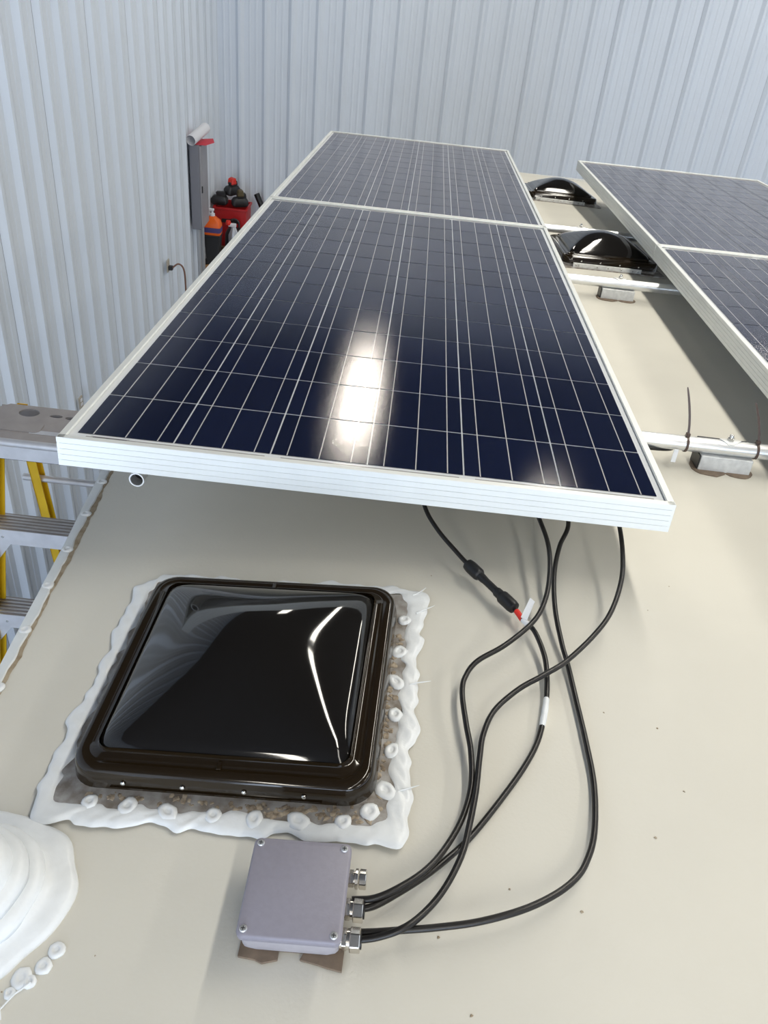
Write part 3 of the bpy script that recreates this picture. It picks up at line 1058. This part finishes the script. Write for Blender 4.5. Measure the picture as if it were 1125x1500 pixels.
ou = empty('wall_outlet', Matrix.Translation((XW, 7.32, -2.58)))
tag(ou, 'wall outlet with black plug and brown cord on the left wall', 'outlet')
MB().box(0, .012, -.040, .040, 0, .125).build('plate', 'brass', ou, bevel=.003)
pl = MB().box(.012, .055, -.022, .022, .02, .065).build('plug', 'blackp', ou, bevel=.005)
MB().tube(catmull([(.05, 0, .045), (.11, .02, .085), (.16, .03, .03), (.17, .035, -.15), (.165, .03, -.45), (.15, .02, -.75), (.16, .02, -1.0)], 6), .009, 8).build('cord', 'cordbr', ou, smooth=True)
ou2 = empty('wall_outlet', Matrix.Translation((XW, 4.71, -2.77)))
tag(ou2, 'small wall outlet low on the left wall just above the near panel corner', 'outlet')
MB().box(0, .012, -.034, .034, 0, .10).build('plate', 'brass', ou2, bevel=.003)
for zz in (.025, .062):
    MB().box(.012, .016, -.016, .016, zz, zz + .022).build('socket', 'paper', ou2)

CZ = -3.6                                    # top of the bench in the corner
bn = empty('workbench', Matrix.Translation((-1.55, 9.2, ZF)))
tag(bn, 'wooden workbench in the corner carrying the crate, boxes and jug', 'workbench')
MB().box(-.45, .75, -.55, .60, CZ - ZF - .04, CZ - ZF).build('bench_top', 'wood', bn, bevel=.003)
for lx in (-.42, .65):
    for ly in (-.50, .50):
        MB().box(lx, lx + .07, ly, ly + .07, 0, CZ - ZF - .04).build('leg', 'wood', bn)
MB().box(-.42, .72, -.46, -.43, .25, .33).build('stretcher', 'wood', bn)
cb = empty('cardboard_box', Matrix.Translation((-1.79, 8.93, CZ)))
tag(cb, 'brown cardboard box on the floor below the orange jug', 'box')
MB().box(-.20, .22, -.20, .20, 0, .58).build('carton', 'card', cb)
MB().box(-.20, .22, -.20, -.002, .58, .586).build('flap', 'card', cb)
MB().box(-.20, .22, .002, .20, .58, .586).build('flap', 'card', cb)
MB().box(-.20, .22, -.025, .025, .586, .588).build('packing_tape', 'brass', cb)
# black bucket-like tool base on the box, orange jug on it
tb = empty('tool_stand', Matrix.Translation((-1.895, 8.86, CZ + .588)))
tag(tb, 'black plastic stand on the cardboard box, carrying the orange jug', 'tool stand')
MB().prism([(-.07, 0), (.07, 0), (.095, .34), (-.095, .34)], 'y', -.07, .07).build('body', 'blackp', tb, bevel=.008)
MB().box(-.10, .10, -.09, .09, .34, .36).build('top_plate', 'blackp', tb, bevel=.004)
for sx in (-.085, .07):
    MB().box(sx, sx + .02, -.08, .08, 0, .06).build('foot', 'blackp', tb)
jg = empty('orange_jug', Matrix.Translation((-1.895, 8.86, CZ + .948)))
tag(jg, 'orange jug with dark purple label and white pump top', 'jug')
MB().rings([[(x, y, z) for x, y in rr(hw, hw * .75, .03, 4)] for hw, z in ((.098, 0), (.102, .02), (.102, .11), (.085, .16), (.045, .20), (.030, .21))]).build('bottle', 'orange', jg, smooth=True)
MB().rings([[(x, y, z) for x, y in rr(.104, .0785, .03, 4)] for z in (.030, .088)], False, False).build('jug_label', 'purple', jg, smooth=True)
pm = MB().lathe([(.030, .21), (.030, .235), (.014, .24), (.012, .27)], 14).build('pump_collar', 'paper', jg, smooth=True)
MB().box(-.05, .02, -.016, .016, .265, .292).build('pump_spout', 'paper', pm, bevel=.004)
# dark low cabinet against the back wall with a red crate full of tools
cab = empty('storage_cabinet', Matrix.Translation((-1.76, 9.52, CZ)))
tag(cab, 'dark low storage cabinet in the corner under the red crate', 'cabinet')
MB().box(-.24, .24, -.20, .24, 0, .62).build('body', 'wood', cab, bevel=.004)
MB().box(-.23, -.004, -.215, -.20, .03, .60).build('door', 'wood', cab)
MB().box(.004, .23, -.215, -.20, .03, .60).build('door', 'wood', cab)
MB().box(-.25, .25, -.22, .25, .62, .645).build('top', 'wood', cab, bevel=.003)
cr = empty('red_crate', Matrix.Translation((-1.79, 9.50, CZ + .645)))
tag(cr, 'red plastic crate in the corner heaped with black tools', 'crate')
b = MB()
ho, hi = .20, .188
b.rings([[(x, y, z) for x, y in rr(a_, a_ * .85, .02, 3)] for a_, z in ((.185, 0), (ho, .45), (ho + .012, .455), (ho + .012, .475), (hi, .475), (.175, .012))], True, True)
b.build('shell', 'crate', cr, smooth=True)
MB().box(-.10, .10, -.182, -.176, .30, .345).build('grip_slot', 'blackp', cr)
tools = [(-.15, -.05, .0, 'black drill case at the left of the heap in the red crate', 'blackp', None), (.10, -.05, .4, 'black tool with olive grip on the right of the red crate', 'blackp', 'olive'), (-.02, .06, 1.0, 'black tool with red cap on top of the red crate', 'blackp', 'red')]
for tx, ty, rz, lb_, m1, m2 in tools:
    tt = empty('hand_tool', Matrix.Translation((-1.79 + tx, 9.50 + ty, CZ + .645 + .478 + (.10 if m2 == 'red' else 0))) @ Matrix.Rotation(rz, 4, 'Z'))
    tag(tt, lb_, 'tool', 'tools heaped in the red crate')
    MB().rings([[(x, y, z) for x, y in rr(hw, hw * .6, .03, 4)] for hw, z in ((.08, 0), (.10, .02), (.10, .07), (.08, .10), (.05, .11))]).build('body', m1, tt, smooth=True)
    MB().prism([(-.03, .08), (.08, .10), (.07, .16), (-.045, .15)], 'y', -.03, .03).build('handle', m1, tt, bevel=.01)
    if m2:
        MB().prism([(-.04, .12), (.05, .12), (.035, .20), (-.025, .19)], 'y', -.045, .045).build('cap', m2, tt, bevel=.012)
# spray gun and its red knob, clear bag, black tube
sp = empty('spray_bottle', Matrix.Translation((-1.69, 9.05, CZ + .59)))
tag(sp, 'grey spray bottle with white trigger and red cap beside the orange jug', 'spray bottle')
MB().lathe([(.055, 0), (.06, .02), (.06, .30), (.03, .37), (.022, .40)], 16).build('bottle', 'conduit', sp, smooth=True)
MB().box(-.06, .035, -.018, .018, .40, .44).build('trigger_head', 'paper', sp, bevel=.006)
MB().tube([(.02, 0, .40), (.04, 0, .34), (.035, 0, .30)], .009, 8).build('trigger', 'paper', sp, smooth=True)
MB().lathe([(.03, .44), (.035, .46), (.025, .49)], 12, (-.06, 0, -.02)).build('cap', 'red', sp, smooth=True)
bt = empty('black_tube', Matrix.Translation((-.95, 9.60, CZ + .032)))
tag(bt, 'black foam tube leaning beside the corner, its end showing above the panel', 'tube')
tubepts = [(0, -.05, 0), (-.30, .04, .62), (-.585, .12, 1.185)]
hollow(tubepts[0], tubepts[2], .036, .012, 16).build('tube_shell', 'rubber', bt, smooth=True)
bg = empty('plastic_bag', Matrix.Translation((-1.30, 9.35, CZ)))
tag(bg, 'crumpled pale plastic bag on the floor beside the red crate', 'bag')
rn = random.Random(12)
kk = 18
rings = []
for r_, z in ((.10, 0), (.16, .08), (.17, .30), (.15, .55), (.10, .72), (.03, .80), (.05, .88)):
    rings.append([(r_ * math.cos(2 * math.pi * j / kk) * rn.uniform(.8, 1.15), r_ * math.sin(2 * math.pi * j / kk) * rn.uniform(.8, 1.15), z + rn.uniform(-.02, .02) * (z > 0)) for j in range(kk)])
MB().rings(rings).build('bag_skin', 'clear', bg)

bgk = empty('tool_bag', Matrix.Translation((-1.71, 9.212, CZ)))
tag(bgk, 'black cloth tool bag standing between the spray bottle and the red crate', 'tool bag')
MB().rings([[(x, y, z) for x, y in rr(hw, hw * .62, .04, 4)] for hw, z in ((.10, 0), (.115, .04), (.12, .60), (.11, .86), (.08, .92))]).build('body', 'blackp', bgk, smooth=True)
MB().tube(catmull([(-.06, 0, .90), (-.05, 0, 1.0), (0, 0, 1.03), (.05, 0, 1.0), (.06, 0, .90)], 5), .012, 8).build('handle', 'blackp', bgk, smooth=True)
MB().box(-.05, .06, -.080, -.072, .72, .80).build('pocket', 'olive', bgk, bevel=.003)

# ------------------------------------------------------------------ tilt everything that stands on the vehicle
bpy.context.view_layer.update()
for o in RV:
    o.matrix_world = GM @ o.matrix_world
